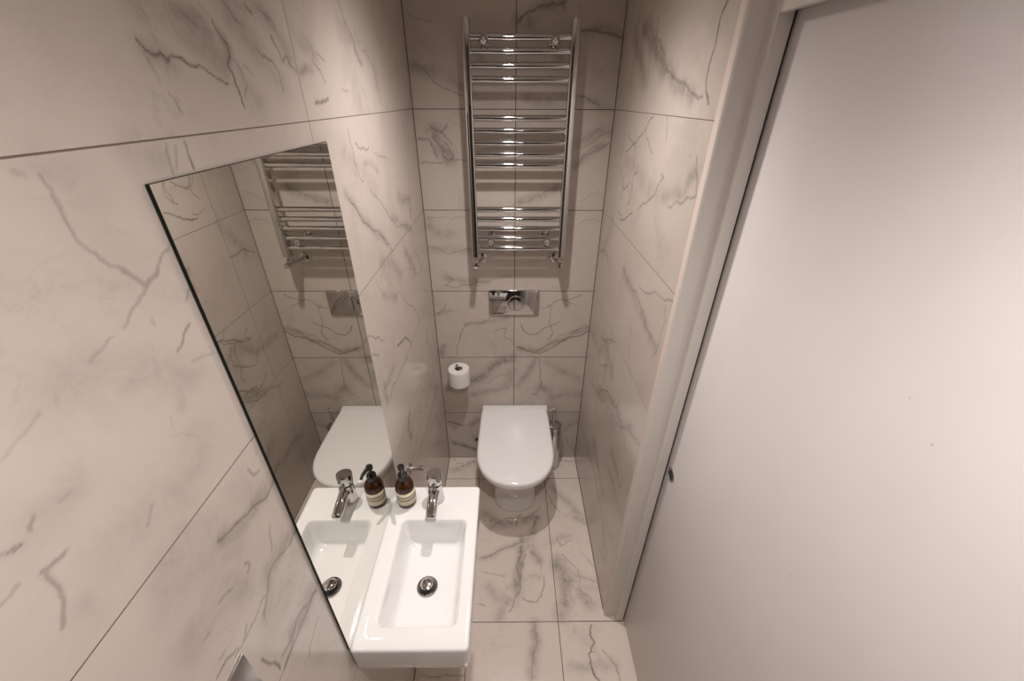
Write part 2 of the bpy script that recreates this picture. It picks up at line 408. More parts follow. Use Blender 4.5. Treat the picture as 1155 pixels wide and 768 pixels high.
        ([(-1.477,1.7441),(-1.4425,1.7354)],0.0025,0.25),
        ([(-1.5002,1.8149),(-1.5002,1.8082)],0.0025,0.25),
        ([(-1.7063,1.7226),(-1.7014,1.7192),(-1.6955,1.7177)],0.0025,0.6),
        ([(-1.6856,1.7226),(-1.6782,1.7303)],0.0025,0.4),
        ([(-1.6987,1.6851),(-1.6885,1.6831),(-1.6785,1.682)],0.0025,0.45),
        ([(-1.6981,1.6799),(-1.6976,1.6627),(-1.7048,1.6426),(-1.715,1.6284)],0.0025,0.42),
        ([(-1.7278,1.6902),(-1.7134,1.6925)],0.0025,0.35),
        ([(-1.6328,1.7986),(-1.6515,1.7911),(-1.6711,1.7846)],0.0025,0.2),
        ([(-1.5346,1.7104),(-1.5393,1.6931)],0.0025,0.2),
        ([(-1.5467,1.6903),(-1.517,1.6573)],0.0025,0.15),
        ([(-1.6513,1.7233),(-1.6608,1.7238)],0.0025,0.2),
        ([(-1.6018,1.6436),(-1.6177,1.6297)],0.0025,0.25),
        ([(-1.4712,1.5501),(-1.4661,1.5313),(-1.4523,1.5254)],0.0025,0.5),
        ([(-1.4349,1.4844),(-1.4598,1.4752),(-1.4871,1.4894),(-1.5055,1.4933),(-1.5206,1.5007),(-1.5419,1.5079),(-1.5633,1.5172)],0.0025,0.55),
        ([(-1.547,1.4376),(-1.5408,1.4253),(-1.55,1.4196)],0.0027,0.5),
        ([(-1.4346,1.3488),(-1.4593,1.347),(-1.4932,1.3628),(-1.5156,1.3669),(-1.5399,1.3424),(-1.5637,1.3184)],0.0029,0.6),
        ([(-1.5399,1.3424),(-1.5835,1.3436),(-1.6045,1.3423),(-1.6254,1.3455)],0.0025,0.55),
        ([(-1.4781,1.429),(-1.4982,1.3878)],0.0025,0.35),
        ([(-1.5818,1.4358),(-1.6038,1.4447)],0.0025,0.4),
        ([(-1.6322,1.429),(-1.6422,1.4325)],0.0025,0.45),
        ([(-1.4471,1.1725),(-1.4847,1.1922),(-1.5131,1.2088),(-1.5477,1.2006),(-1.5715,1.2069)],0.0037,0.55),
        ([(-1.4718,1.1192),(-1.5288,1.0967)],0.003,0.4),
        ([(-1.5913,1.356),(-1.6018,1.3473),(-1.6081,1.3435)],0.0025,0.5),
        ([(-1.6005,1.2711),(-1.597,1.2511),(-1.5913,1.2316),(-1.5873,1.2166),(-1.5847,1.1963)],0.0027,0.7),
        ([(-1.5409,1.1893),(-1.5565,1.1835),(-1.5785,1.181)],0.003,0.6),
        ([(-1.6307,1.3757),(-1.6422,1.3799)],0.0025,0.5),
        ([(-1.617,1.3486),(-1.6348,1.3629),(-1.6564,1.3647)],0.0025,0.6),
    ],
    'right': [
        ([(-.8632,2.1882),(-.8461,2.1713),(-.8435,2.1492),(-.8463,2.1282),(-.8415,2.1025),(-.8371,2.0807),(-.8378,2.0555),(-.8501,2.0346),(-.8762,2.0113)],0.0036,0.8),
        ([(-.4151,2.2133),(-.417,2.1777),(-.4963,2.1381),(-.5403,2.1032),(-.5994,2.0783),(-.6828,2.0573),(-.7692,2.0327),(-.8379,2.0242)],0.004,0.5),
        ([(-.1812,2.2249),(-.187,2.1557),(-.1939,2.0502)],0.0029,0.5),
        ([(-.3609,2.1699),(-.3923,2.105),(-.4077,2.0171)],0.0029,0.4),
        ([(-.1757,2.2768),(-.2025,2.237)],0.003,0.5),
        ([(-.5073,1.9736),(-.4545,1.9431),(-.3567,1.8893),(-.2563,1.8506)],0.003,0.62),
        ([(-.4421,1.9385),(-.5088,1.9006),(-.5568,1.8785)],0.0029,0.45),
        ([(-.2466,1.9182),(-.301,1.8911),(-.371,1.8799),(-.3905,1.8169)],0.0029,0.45),
        ([(-.6291,1.9763),(-.6502,1.9405),(-.6564,1.9205)],0.0029,0.45),
        ([(-.22,1.7935),(-.2582,1.7398),(-.2955,1.7241),(-.3469,1.748)],0.0029,0.5),
        ([(-.4388,1.8085),(-.3885,1.7898),(-.3866,1.7713),(-.3964,1.7453),(-.3899,1.6917)],0.0029,0.5),
        ([(-.6652,1.8363),(-.6909,1.833),(-.6568,1.8088),(-.6385,1.7745),(-.5762,1.737),(-.5024,1.7007)],0.003,0.6),
        ([(-.8757,1.9042),(-.885,1.8817),(-.9038,1.8636),(-.9177,1.8266),(-.8742,1.8147),(-.8488,1.7962),(-.7632,1.7685)],0.003,0.5),
        ([(-.4392,1.4694),(-.5718,1.4425),(-.6949,1.4308),(-.7614,1.4065),(-.8408,1.3941)],0.003,0.5),
        ([(-.6493,1.4848),(-.784,1.5282),(-.8782,1.5425),(-.9293,1.5633)],0.003,0.45),
        ([(-.2606,1.0605),(-.3271,1.0815),(-.4817,1.1689)],0.004,0.7),
        ([(-.3839,1.1097),(-.4281,1.0185),(-.3481,0.9573)],0.0029,0.5),
        ([(-.3368,0.8353),(-.5376,0.927),(-.6424,0.9647),(-.6477,1.0216)],0.0034,0.7),
        ([(-.1479,0.7221),(-.3705,0.7779),(-.5625,0.8845),(-.7453,0.9499),(-.9124,1.0392)],0.003,0.5),
        ([(-.8847,1.5315),(-.8993,1.4742),(-.896,1.4115),(-.8693,1.346)],0.0029,0.4),
        ([(-.6095,1.352),(-.6648,1.2309),(-.7377,1.1613)],0.0029,0.35),
        ([(-.4468,1.4259),(-.4397,1.3748)],0.003,0.4),
        ([(-.7786,0.9796),(-.8429,1.0072),(-.8886,1.0302),(-.9161,1.0311)],0.0029,0.6),
        ([(-.786,0.7348),(-.8151,0.7021),(-.8404,0.7397),(-.8387,0.7736)],0.003,0.55),
        ([(-.7763,0.9545),(-.8005,0.884)],0.0029,0.3),
        ([(-.8153,0.181),(-.7589,0.3065),(-.6691,0.3282)],0.004,0.35),
        ([(-.4384,1.1439),(-.3699,1.1009),(-.3097,1.0848),(-.2533,1.0543)],0.003,0.6),
        ([(-.3699,1.1009),(-.3873,1.0547),(-.389,0.9898),(-.4101,0.9367),(-.3982,0.9101)],0.003,0.6),
        ([(-.2911,1.0971),(-.2579,1.1144)],0.004,0.6),
        ([(-.2339,0.9951),(-.2708,0.9403),(-.2959,0.9335),(-.3867,0.9845),(-.4228,1.0131)],0.003,0.55),
        ([(-.2445,0.8487),(-.3078,0.82),(-.3542,0.8266),(-.42,0.8646)],0.0034,0.65),
        ([(-.395,1.1841),(-.4184,1.1372)],0.003,0.35),
        ([(-.3983,1.7669),(-.405,1.7476),(-.4072,1.7274),(-.3995,1.7095),(-.3832,1.6965),(-.3682,1.6861)],0.0029,0.55),
        ([(-.36,1.7639),(-.3436,1.7506),(-.3156,1.7373),(-.2858,1.7307),(-.2574,1.7651)],0.003,0.6),
        ([(-.2858,1.7307),(-.2727,1.7008),(-.2544,1.6844)],0.0029,0.5),
        ([(-.4468,1.6754),(-.4217,1.667),(-.402,1.6537),(-.3707,1.6334),(-.3325,1.6211),(-.2973,1.62)],0.004,0.7),
        ([(-.3173,1.6398),(-.2819,1.632),(-.251,1.6419)],0.003,0.6),
        ([(-.2037,1.4277),(-.1531,1.4258),(-.1167,1.4325),(-.0254,1.3921)],0.004,0.6),
    ],
    'floor': [
        ([(-.3812,-0.0165),(-.3107,-0.0754),(-.2308,-0.0293)],0.003,0.55),
        ([(-.3582,-0.1075),(-.2412,-0.1556)],0.003,0.3),
        ([(0.308,-0.0293),(0.404,-0.04)],0.003,0.55),
        ([(0.2005,-0.2342),(0.2263,-0.3477),(0.2656,-0.4145)],0.004,0.35),
        ([(-.1174,-0.5117),(-.0299,-0.4508),(0.0821,-0.4515),(0.1537,-0.3875)],0.004,0.4),
        ([(-.176,-0.6903),(-.1275,-0.6688),(-.0782,-0.6432),(-.0059,-0.6172),(0.0457,-0.5943)],0.0034,0.5),
        ([(0.0414,-0.6175),(0.0287,-0.6918),(0.0237,-0.7551),(0.0258,-0.8086)],0.004,0.5),
        ([(0.0651,-0.6629),(0.0417,-0.7275),(0.0293,-0.8021)],0.003,0.45),
        ([(0.0325,-0.8087),(0.0047,-0.872),(-.0217,-0.9319)],0.004,0.4),
        ([(0.0873,-0.6481),(0.1147,-0.6706),(0.1336,-0.707),(0.1381,-0.7421)],0.003,0.45),
        ([(-.1588,-0.7469),(-.1101,-0.7623),(-.0415,-0.7716)],0.003,0.35),
        ([(-.1796,-0.8981),(-.157,-0.8983),(-.1339,-0.9104)],0.003,0.55),
        ([(0.0438,-0.8723),(0.0756,-0.8909),(0.1078,-0.8942),(0.1297,-0.8605),(0.1467,-0.8095),(0.1498,-0.7696)],0.0034,0.45),
        ([(0.0678,-0.769),(0.1092,-0.7625),(0.1347,-0.7896)],0.003,0.3),
        ([(0.251,-0.6642),(0.2941,-0.7152),(0.3246,-0.7911),(0.3176,-0.8367)],0.003,0.35),
        ([(0.3462,-0.65),(0.4036,-0.7302)],0.0029,0.3),
        ([(0.3003,-0.7707),(0.3528,-0.7846),(0.4066,-0.8062)],0.0029,0.35),
        ([(0.3176,-0.8367),(0.3575,-0.8747),(0.3598,-0.8992)],0.003,0.35),
        ([(0.2311,-0.5799),(0.2489,-0.619),(0.304,-0.5883)],0.004,0.35),
        ([(0.1437,-0.4459),(0.1093,-0.5057)],0.005,0.5),
        ([(0.0429,-0.4275),(0.0182,-0.4966)],0.006,0.4),
        ([(0.3433,-0.9908),(0.331,-1.0315),(0.3464,-1.058),(0.3141,-1.1003),(0.3167,-1.1411),(0.3246,-1.1764),(0.3405,-1.1918)],0.004,0.75),
        ([(0.3754,-1.0882),(0.4175,-1.1419),(0.4241,-1.1948)],0.005,0.35),
        ([(0.0901,-0.9934),(0.0965,-1.0561),(0.0745,-1.1311),(0.0649,-1.1896)],0.003,0.35),
        ([(0.2613,-0.9855),(0.2665,-1.0221)],0.003,0.3),
        ([(0.3141,-1.1003),(0.3402,-1.0921)],0.003,0.4),
        ([(-.3945,-1.1665),(-.3363,-1.1736),(-.2559,-1.1676),(-.2063,-1.1747)],0.003,0.5),
    ],
}
SMOKE = {
    'back': [
        ([(0.0121,2.2673),(0.0568,2.2498),(0.0704,2.2907),(0.1786,2.3139)],0.022,0.9),
        ([(0.2736,2.2359),(0.4037,2.2154)],0.02,0.8),
        ([(0.2548,2.0214),(0.3811,1.9729)],0.02,0.5),
        ([(-.3951,2.1252),(-.2967,2.1062),(-.1839,2.0404)],0.026,0.6),
        ([(0.0546,2.0207),(0.1353,2.0072)],0.02,0.6),
        ([(0.2691,1.8551),(0.4068,1.9005)],0.024,0.6),
        ([(-.3318,1.8988),(-.3072,1.8513),(-.2774,1.7978)],0.034,0.9),
        ([(0.3798,1.8477),(0.3151,1.8167),(0.2679,1.7692)],0.018,0.7),
        ([(0.0279,1.6184),(0.1867,1.6787)],0.024,0.7),
        ([(-.3941,1.5378),(-.3719,1.4824),(-.2887,1.4731)],0.024,0.6),
        ([(-.3992,1.3961),(-.2184,1.3863)],0.022,0.5),
        ([(-.3443,1.2534),(-.1269,1.232)],0.018,0.6),
        ([(-.3923,1.0518),(-.3281,1.075)],0.012,0.7),
        ([(-.2498,0.9922),(-.1542,1.0041),(-.0275,1.0277)],0.012,0.6),
        ([(0.0379,0.8419),(0.1485,0.8221),(0.2762,0.8925),(0.3993,0.9668)],0.016,0.8),
        ([(-.3895,0.5685),(-.284,0.5826),(-.1776,0.6396),(-.0956,0.7363),(-.0058,0.7697)],0.03,1),
        ([(-.3927,0.8039),(-.3773,0.8558)],0.018,0.7),
        ([(0.1284,0.7626),(0.0859,0.6668),(0.018,0.5815)],0.02,0.7),
        ([(0.1577,0.581),(0.2324,0.4917),(0.3962,0.5211)],0.026,0.6),
        ([(0.1962,0.749),(0.3743,0.6376)],0.024,0.5),
        ([(-.2287,0.5236),(-.0285,0.5817),(-.0056,0.6949)],0.026,0.6),
        ([(-.373,0.1307),(-.3237,0.1182),(-.2374,0.0642)],0.018,1),
        ([(-.2568,0.2792),(-.2092,0.3243)],0.02,0.7),
    ],
    'left': [
        ([(-1.3554,2.0646),(-1.3387,2.0632),(-1.3303,2.0541)],0.014,0.8),
        ([(-1.2156,2.0972),(-1.2011,2.0824),(-1.2081,2.0649)],0.012,0.9),
        ([(-1.296,2.1072),(-1.273,2.1035),(-1.249,2.1023),(-1.2358,2.0949)],0.016,1),
        ([(-1.2888,2.0986),(-1.2638,2.0873),(-1.2468,2.0767),(-1.2245,2.0605)],0.026,0.7),
        ([(-1.1825,2.1302),(-1.1566,2.1142),(-1.1322,2.0886),(-1.0974,2.0722),(-1.0768,2.0486)],0.03,0.6),
        ([(-1.1422,2.1381),(-1.0778,2.1355),(-1.0406,2.1172),(-1.0187,2.0817)],0.024,0.6),
        ([(-1.352,2.1038),(-1.3445,2.0964)],0.016,0.6),
        ([(-1.3297,2.1073),(-1.3148,2.0992)],0.016,0.5),
        ([(-1.2065,2.0616),(-1.188,2.0299),(-1.1577,2.0105)],0.022,0.4),
        ([(-.6613,2.1515),(-.6254,2.1242),(-.5946,2.1)],0.012,0.6),
        ([(-.9615,2.1091),(-.9137,2.1072),(-.9056,2.0877)],0.02,0.6),
        ([(-.9847,2.0611),(-.9308,2.0681)],0.01,0.8),
        ([(-.7142,2.1587),(-.4965,2.1157),(-.4758,2.0568)],0.03,0.4),
        ([(-.8446,1.9097),(-.7698,1.864),(-.6519,1.7978)],0.03,0.4),
        ([(-.7093,1.8671),(-.6053,1.8347)],0.01,0.6),
        ([(-.8837,1.8231),(-.8032,1.7441),(-.7123,1.6769),(-.6204,1.6189)],0.014,0.7),
        ([(-.5299,1.679),(-.4195,1.6266),(-.2814,1.5731)],0.014,0.8),
        ([(-.406,1.7199),(-.2447,1.6767),(-.2499,1.6248)],0.022,0.8),
        ([(-.7067,1.586),(-.6013,1.5615),(-.5131,1.4729)],0.026,0.6),
        ([(-.4142,1.5218),(-.3024,1.4011)],0.02,0.7),
        ([(-.2325,1.0769),(-.2376,1.0165)],0.014,0.8),
        ([(-.7405,1.4978),(-.6144,1.4317)],0.016,0.6),
        ([(-.6761,0.9573),(-.7183,0.9339),(-.7038,0.8648)],0.016,0.9),
        ([(-.1248,0.7064),(-.3009,0.6679),(-.5773,0.6959)],0.022,0.5),
        ([(-.7666,1.2473),(-.882,1.2478),(-.8768,1.196)],0.016,0.6),
        ([(-.5996,0.7185),(-.2178,0.5551)],0.02,0.4),
        ([(-1.5258,1.9693),(-1.5039,1.9523)],0.026,0.35),
        ([(-1.4325,1.9701),(-1.4008,1.9629)],0.02,0.4),
        ([(-1.5952,1.7998),(-1.5629,1.7867),(-1.525,1.7692),(-1.4874,1.7323)],0.026,0.45),
        ([(-1.5098,1.7273),(-1.5157,1.7071)],0.01,0.4),
        ([(-1.6479,1.7261),(-1.6674,1.7209),(-1.6846,1.722)],0.022,0.4),
        ([(-1.6511,1.639),(-1.5648,1.6208),(-1.5204,1.6516)],0.03,0.35),
        ([(-1.6947,1.628),(-1.6975,1.602)],0.014,0.3),
        ([(-1.4375,1.4802),(-1.4953,1.4898),(-1.5606,1.5163)],0.02,0.8),
        ([(-1.4406,1.3489),(-1.5156,1.3669),(-1.5547,1.3179)],0.02,0.8),
        ([(-1.574,1.4246),(-1.6115,1.453),(-1.6464,1.4542)],0.03,0.6),
        ([(-1.4727,1.1896),(-1.5399,1.204)],0.024,0.9),
        ([(-1.3427,1.3576),(-1.5469,1.2822)],0.04,0.35),
        ([(-1.6057,1.5743),(-1.5673,1.5265),(-1.4952,1.517)],0.036,0.4),
        ([(-1.6344,1.5266),(-1.5477,1.4683)],0.03,0.35),
    ],
    'right': [
        ([(-.2788,2.2099),(-.3902,2.1671),(-.4788,2.1266),(-.5361,2.0907)],0.026,1),
        ([(-.1652,2.2079),(-.3,2.1212),(-.3658,2.0625)],0.026,0.8),
        ([(-.5116,2.0919),(-.6481,2.0491),(-.7742,2.0242)],0.022,0.9),
        ([(-.7099,1.7811),(-.8382,1.814),(-.8899,1.8735)],0.02,0.7),
        ([(-.2838,1.8211),(-.5673,1.777),(-.6842,1.7835)],0.026,0.4),
        ([(-.0748,0.9649),(-.3534,1.0793),(-.5236,1.0258)],0.022,0.6),
        ([(-.4624,1.46),(-.7614,1.4065),(-.868,1.3863)],0.024,0.6),
        ([(-.3077,0.7847),(-.6106,0.95),(-.8208,1.0204)],0.024,0.7),
        ([(-.3974,0.5215),(-.5124,0.4824),(-.6635,0.4616)],0.03,0.7),
        ([(-.6683,0.7397),(-.7802,0.728)],0.022,0.7),
        ([(-.1342,0.3412),(-.3593,0.356)],0.024,0.4),
        ([(-.4027,0.3774),(-.6858,0.3513),(-.8178,0.2255)],0.024,0.6),
        ([(-.6824,0.6389),(-.8694,0.6364)],0.02,0.5),
        ([(-.7326,0.167),(-.8296,0.2055),(-.8342,0.2915)],0.014,0.7),
        ([(-.1852,1.5562),(-.1394,1.4835),(-.0921,1.4178)],0.03,0.5),
    ],
    'floor': [
        ([(0.2368,-0.2344),(0.3195,-0.3484),(0.3846,-0.4536)],0.026,0.5),
        ([(-.1655,-0.4244),(-.052,-0.4879),(0.1269,-0.4518)],0.03,0.7),
        ([(-.3708,-0.1074),(-.2622,-0.0425)],0.024,0.5),
        ([(-.1623,-0.6832),(-.0639,-0.632),(0.046,-0.5864)],0.018,0.5),
        ([(0.0462,-0.5786),(0.0274,-0.7413),(0.0117,-0.8471)],0.022,0.8),
        ([(0.126,-0.4804),(0.0751,-0.5945),(0.1275,-0.6926)],0.026,0.6),
        ([(-.1214,-0.8205),(-.028,-0.8841),(-.0658,-0.9548)],0.026,0.5),
        ([(0.2256,-0.7005),(0.2559,-0.7972),(0.2449,-0.8861),(0.2122,-0.9454)],0.034,0.7),
        ([(0.309,-0.8493),(0.3448,-0.9111)],0.024,0.6),
        ([(0.2074,-0.5954),(0.2997,-0.5644)],0.02,0.4),
        ([(0.3462,-0.4473),(0.4028,-0.4823)],0.02,0.6),
        ([(0.0906,-0.9842),(0.0965,-1.0561),(0.0705,-1.1705)],0.024,0.7),
        ([(0.2352,-1.1404),(0.3201,-1.149),(0.4175,-1.1419)],0.02,0.4),
    ],
}
#VEINS-END

WK = {'back': 1.0, 'left': .9, 'right': 1.0, 'floor': 1.0}
def tiled_plane(name, o, eu, ev, lu, lv, inward, mat, key, uv, step=.004, fine_u=None, fine_v=None):
    """a wall face as a fine grid with a thin body behind it; uv(points) gives wall coordinates"""
    nu, nv = max(2, int(lu / step)), max(2, int(lv / step))
    o = np.array(o, float); eu = np.array(eu, float); ev = np.array(ev, float)
    def ticks(l, n, fr):
        if fr is None: return np.linspace(0, l, n + 1)
        t = []
        for s0, s1, st in ((0, fr[0], .03), (fr[0], fr[1], step), (fr[1], l, .03)):
            if s1 - s0 > 1e-6: t.append(np.linspace(s0, s1, max(2, int((s1 - s0) / st)) + 1))
        return np.unique(np.round(np.concatenate(t), 6))
    a = ticks(lu, nu, fine_u); b = ticks(lv, nv, fine_v); nu, nv = len(a) - 1, len(b) - 1
    A, B = np.meshgrid(a, b, indexing='ij')
    P = (o + A[..., None] * eu + B[..., None] * ev).reshape(-1, 3)
    idx = np.arange((nu + 1) * (nv + 1)).reshape(nu + 1, nv + 1)
    q = np.stack([idx[:-1, :-1], idx[1:, :-1], idx[1:, 1:], idx[:-1, 1:]], -1).reshape(-1, 4)
    n = np.cross(eu, ev)
    inward = np.array(inward, float)
    if n @ inward < 0: q = q[:, ::-1]
    # slab body behind the face
    back = P[[idx[0, 0], idx[-1, 0], idx[-1, -1], idx[0, -1]]] - inward * .06
    k = len(P)
    P = np.vstack([P, back])
    faces = q.tolist()
    faces.append([k, k + 1, k + 2, k + 3] if n @ inward < 0 else [k + 3, k + 2, k + 1, k])
    edges = [(idx[:, 0].tolist(), k, k + 1), (idx[-1, :].tolist(), k + 1, k + 2), (idx[::-1, -1].tolist(), k + 2, k + 3), (idx[0, ::-1].tolist(), k + 3, k)]
    for e, c0, c1 in edges:
        fc = e[::-1] + [c0, c1]
        faces.append(fc if n @ inward > 0 else fc[::-1])
    me = bpy.data.meshes.new(name); me.from_pydata(P.tolist(), [], faces); me.update()
    me.materials.append(mat)
    w = uv(P)
    rng = np.random.default_rng(abs(hash(key)) % 1000 if False else {'back': 1, 'left': 2, 'right': 3, 'floor': 4}[key])
    for nm, src in (('vein', VEINS[key]), ('smoke', SMOKE[key])):
        val = np.zeros(len(P)); stv = np.zeros(len(P))
        for pts, width, strength in src:
            pts = np.array(pts, float)
            # jagged refinement of the traced line
            for _ in range(3 if nm == 'vein' else 1):
                mid = (pts[1:] + pts[:-1]) / 2
                L = np.linalg.norm(pts[1:] - pts[:-1], axis=1)[:, None]
                mid = mid + rng.normal(size=mid.shape) * L * .07
                new = np.empty((len(pts) + len(mid), 2)); new[0::2] = pts; new[1::2] = mid; pts = new
            lo = pts.min(0) - width * 4; hi = pts.max(0) + width * 4
            sel = np.where((w[:, 0] > lo[0]) & (w[:, 0] < hi[0]) & (w[:, 1] > lo[1]) & (w[:, 1] < hi[1]))[0]
            if not len(sel): continue
            W = w[sel]; best = np.full(len(sel), 1e9); wd = np.ones(len(sel))
            for s in range(len(pts) - 1):
                p, d = pts[s], pts[s + 1] - pts[s]
                t = np.clip(((W - p) @ d) / max(d @ d, 1e-12), 0, 1)
                dist = np.linalg.norm(W - p - t[:, None] * d, axis=1)
                best = np.minimum(best, dist)
            if nm == 'vein':
                width_ = width * WK[key]
                g = np.exp(-(best / width_) ** 2); up = g * (.3 + strength) > val[sel] * (.3 + stv[sel])
                val[sel] = np.where(up, g, val[sel]); stv[sel] = np.where(up, strength, stv[sel])
            else:
                val[sel] = np.maximum(val[sel], strength * np.exp(-(best / width) ** 2))
        at = me.attributes.new(nm, 'FLOAT', 'POINT'); at.data.foreach_set('value', val.astype(np.float32))
        if nm == 'vein':
            at = me.attributes.new('vein_strength', 'FLOAT', 'POINT'); at.data.foreach_set('value', stv.astype(np.float32))
    ob = bpy.data.objects.new(name, me); C.objects.link(ob)
    return struct(ob)

def uv_back(P): return P[:, [0, 2]]
def uv_side(P): return P[:, [1, 2]]
def uv_floor(P): return P[:, [0, 1]]

# ------------------------------------------------------------------ the room
tiled_plane('wall_back', (XL, 0, 0), (1, 0, 0), (0, 0, 1), XR - XL, ZC, (0, -1, 0), M['wall_back'], 'back', uv_back)
tiled_plane('wall_left', (XL, YF, 0), (0, 1, 0), (0, 0, 1), -YF, ZC, (1, 0, 0), M['wall_left'], 'left', uv_side, .0027, (1.0, 2.75), (.7, ZC))
YA = -0.926                      # where the tiles meet the door lining
tiled_plane('wall_right', (XR, YA, 0), (0, 1, 0), (0, 0, 1), -YA, ZC, (-1, 0, 0), M['wall_right'], 'right', uv_side)
tiled_plane('floor', (XL, YF, 0), (1, 0, 0), (0, 1, 0), .96, -YF, (0, 0, 1), M['floor'], 'floor', uv_floor, .004, (.26, .94), (1.35, 2.75))
struct(box('dark_reflection_panel', -.40, .30, YF, YF + .03, .005, 1.96, plain('dark_panel', (.035, .028, .024), .5), r=.002, seg=2))  # unseen dark panel, added so the chrome has something dark to reflect
struct(box('ceiling', XL - .06, .62, YF - .06, .06, ZC, ZC + .06, M['plaster']))
struct(box('wall_front', XL - .06, .62, YF - .06, YF, 0, ZC, plain('grey_plaster', (.24, .22, .205), .7)))
struct(box('wall_right_front', XR, .62, YF, -2.02, 0, ZC, M['plaster']))
struct(box('wall_right_above_door', XD + .045, .62, -2.02, YJ, 2.22, ZC, M['plaster']))
struct(box('wall_right_behind_door', .60, .62, -2.02, YJ, 0, 2.22, M['plaster']))

# door lining: face flush with the tiles, reveal with a step, worn paint on its edge
plan = [(XR - .001, YA), (XR - .001, YJ + .003), (XR + .003, YJ), (.455, YJ), (.457, YJ - .001), (.457, YJ - .018), (.459, YJ - .020), (.4865, YJ - .020), (.488, YJ - .0185), (.488, YJ + .03), (.56, YJ + .03), (.56, YA)]
v, f = loft_vf([[(x, y, .004) for x, y in plan], [(x, y, ZC) for x, y in plan]])
j = struct(mesh_obj('trim_1', v, f, M['paint'], angle=20))
w_ = box('worn_edge', XR - .0018, XR + .004, YA - .0245, YA - .0005, .006, ZC - .002, M['bare'], j, .0006, 1); w_['label'] = 'pale worn edge of the door lining'
s_ = box('gap_shade_strip', .4882, .4926, YJ - .016, YJ + .012, .006, 2.19, M['dark'], j); s_['label'] = 'dark strip standing in for the shade in the gap beside the door'  # near-black strip added to give the door gap its shade
# pelmet board over the sliding door
struct(box('trim_2', .459, .474, -2.02, YJ - .0185, 2.153, ZC, M['paint'], r=.0015, seg=2))
# far jamb behind the camera
struct(box('trim_3', XR + .0, .489, -2.02, -2.0, .004, ZC, M['paint'], r=.001, seg=1))
# sliding door leaf
m, nt, bs = new_mat('white_door_paint'); M['door'] = m
tc = N(nt, 'ShaderNodeTexCoord')
sm_ = ramp(nt, noise(nt, tc.outputs['Object'], 5, 3), .4, .7)
vo = N(nt, 'ShaderNodeTexVoronoi'); nt.links.new(tc.outputs['Object'], vo.inputs['Vector']); vo.inputs['Scale'].default_value = 17
spk = ramp(nt, vo.outputs['Distance'], .015, .045, .45, 0)
spk = math_node(nt, 'MULTIPLY', spk, ramp(nt, noise(nt, tc.outputs['Object'], 3.1, 2), .56, .62))
c0 = mixc(nt, sm_, (.73, .695, .685, 1), (.715, .68, .665, 1))
nt.links.new(mixc(nt, spk, c0, (.22, .19, .17, 1)), bs.inputs['Base Color']); bs.inputs['Roughness'].default_value = .38
d = struct(box('door_1', XD, XD + .040, -1.995, YJ - .004, .008, 2.20, M['door'], r=.0015, seg=2))
pull = MB()
pull.add(*lathe_vf([(.0235, 0), (.0235, .0012), (.0215, .0022), (.0185, .0022), (.0175, .0005), (0, .0005)], (XD, -1.006, .992), (-1, 0, 0), 40))
ph = pull.build('door_pull', M['steel'], d); ph['label'] = 'round flush metal finger pull'
q_ = MB().add(*lathe_vf([(.0165, 0), (.0165, .0012), (0, .0012)], (XD, -1.006, .992), (-1, 0, 0), 32)).build('pull_recess', M['dark'], ph)

# ------------------------------------------------------------------ recessed ceiling downlights
ENERGY = (52, 47); LCOL = (1.0, .935, .90); BSIGN = -1
BEAM = [(20, .95), (30, .83), (40, .60), (45, .46), (50, .33), (55, .21), (60, .12), (65, .06), (70, .03), (75, .01), (80, 0)]
for i, (x, y) in enumerate(((-.02, -.70), (.07, -1.76))):
    t = empty('ceiling_downlight', (x, y, ZC), ('round recessed ceiling downlight above the toilet end' if i == 0 else 'round recessed ceiling downlight above the basin end'), 'ceiling light', 'recessed ceiling downlights')
    MB().add(*lathe_vf([(.034, 0), (.034, -.003), (.036, -.005), (.044, -.004), (.046, 0)], (0, 0, 0), (0, 0, 1), 48)).build('trim_ring', M['chrome'], t)
    MB().add(*lathe_vf([(0, -.0015), (.033, -.0015), (.033, -.0005), (0, -.0005)], (0, 0, 0), (0, 0, 1), 32)).build('lamp_lens', M['glow'], t)
    L = bpy.data.lights.new('downlight_bulb', 'POINT')
    L.energy = ENERGY[i]; L.color = LCOL; L.shadow_soft_size = .023
    # measured-style beam: bright below, falling off towards the sides
    L.use_nodes = True; nt = L.node_tree
    em = [n for n in nt.nodes if n.type == 'EMISSION'][0]
    tcn = N(nt, 'ShaderNodeTexCoord'); spn = N(nt, 'ShaderNodeSeparateXYZ'); nt.links.new(tcn.outputs['Normal'], spn.inputs[0])
    cs = math_node(nt, 'MULTIPLY', spn.outputs[2], BSIGN)
    th = math_node(nt, 'DIVIDE', math_node(nt, 'ARCCOSINE', cs), PI / 2, clamp=True)
    crv = N(nt, 'ShaderNodeFloatCurve'); nt.links.new(th, crv.inputs['Value'])
    c_ = crv.mapping.curves[0]
    while len(c_.points) > 2: c_.points.remove(c_.points[0])
    c_.points[0].location = (0, 1); c_.points[1].location = (1, 0)
    for ang, val in BEAM: c_.points.new(ang / 90, val)
    crv.mapping.update()
    nt.links.new(math_node(nt, 'MAXIMUM', math_node(nt, 'MULTIPLY', crv.outputs[0], math_node(nt, 'LESS_THAN', th, 79.5 / 90)), 0.0), em.inputs['Strength'])
    lo = bpy.data.objects.new('downlight_bulb', L); C.objects.link(lo); lo.location = (x, y, ZC - .036)

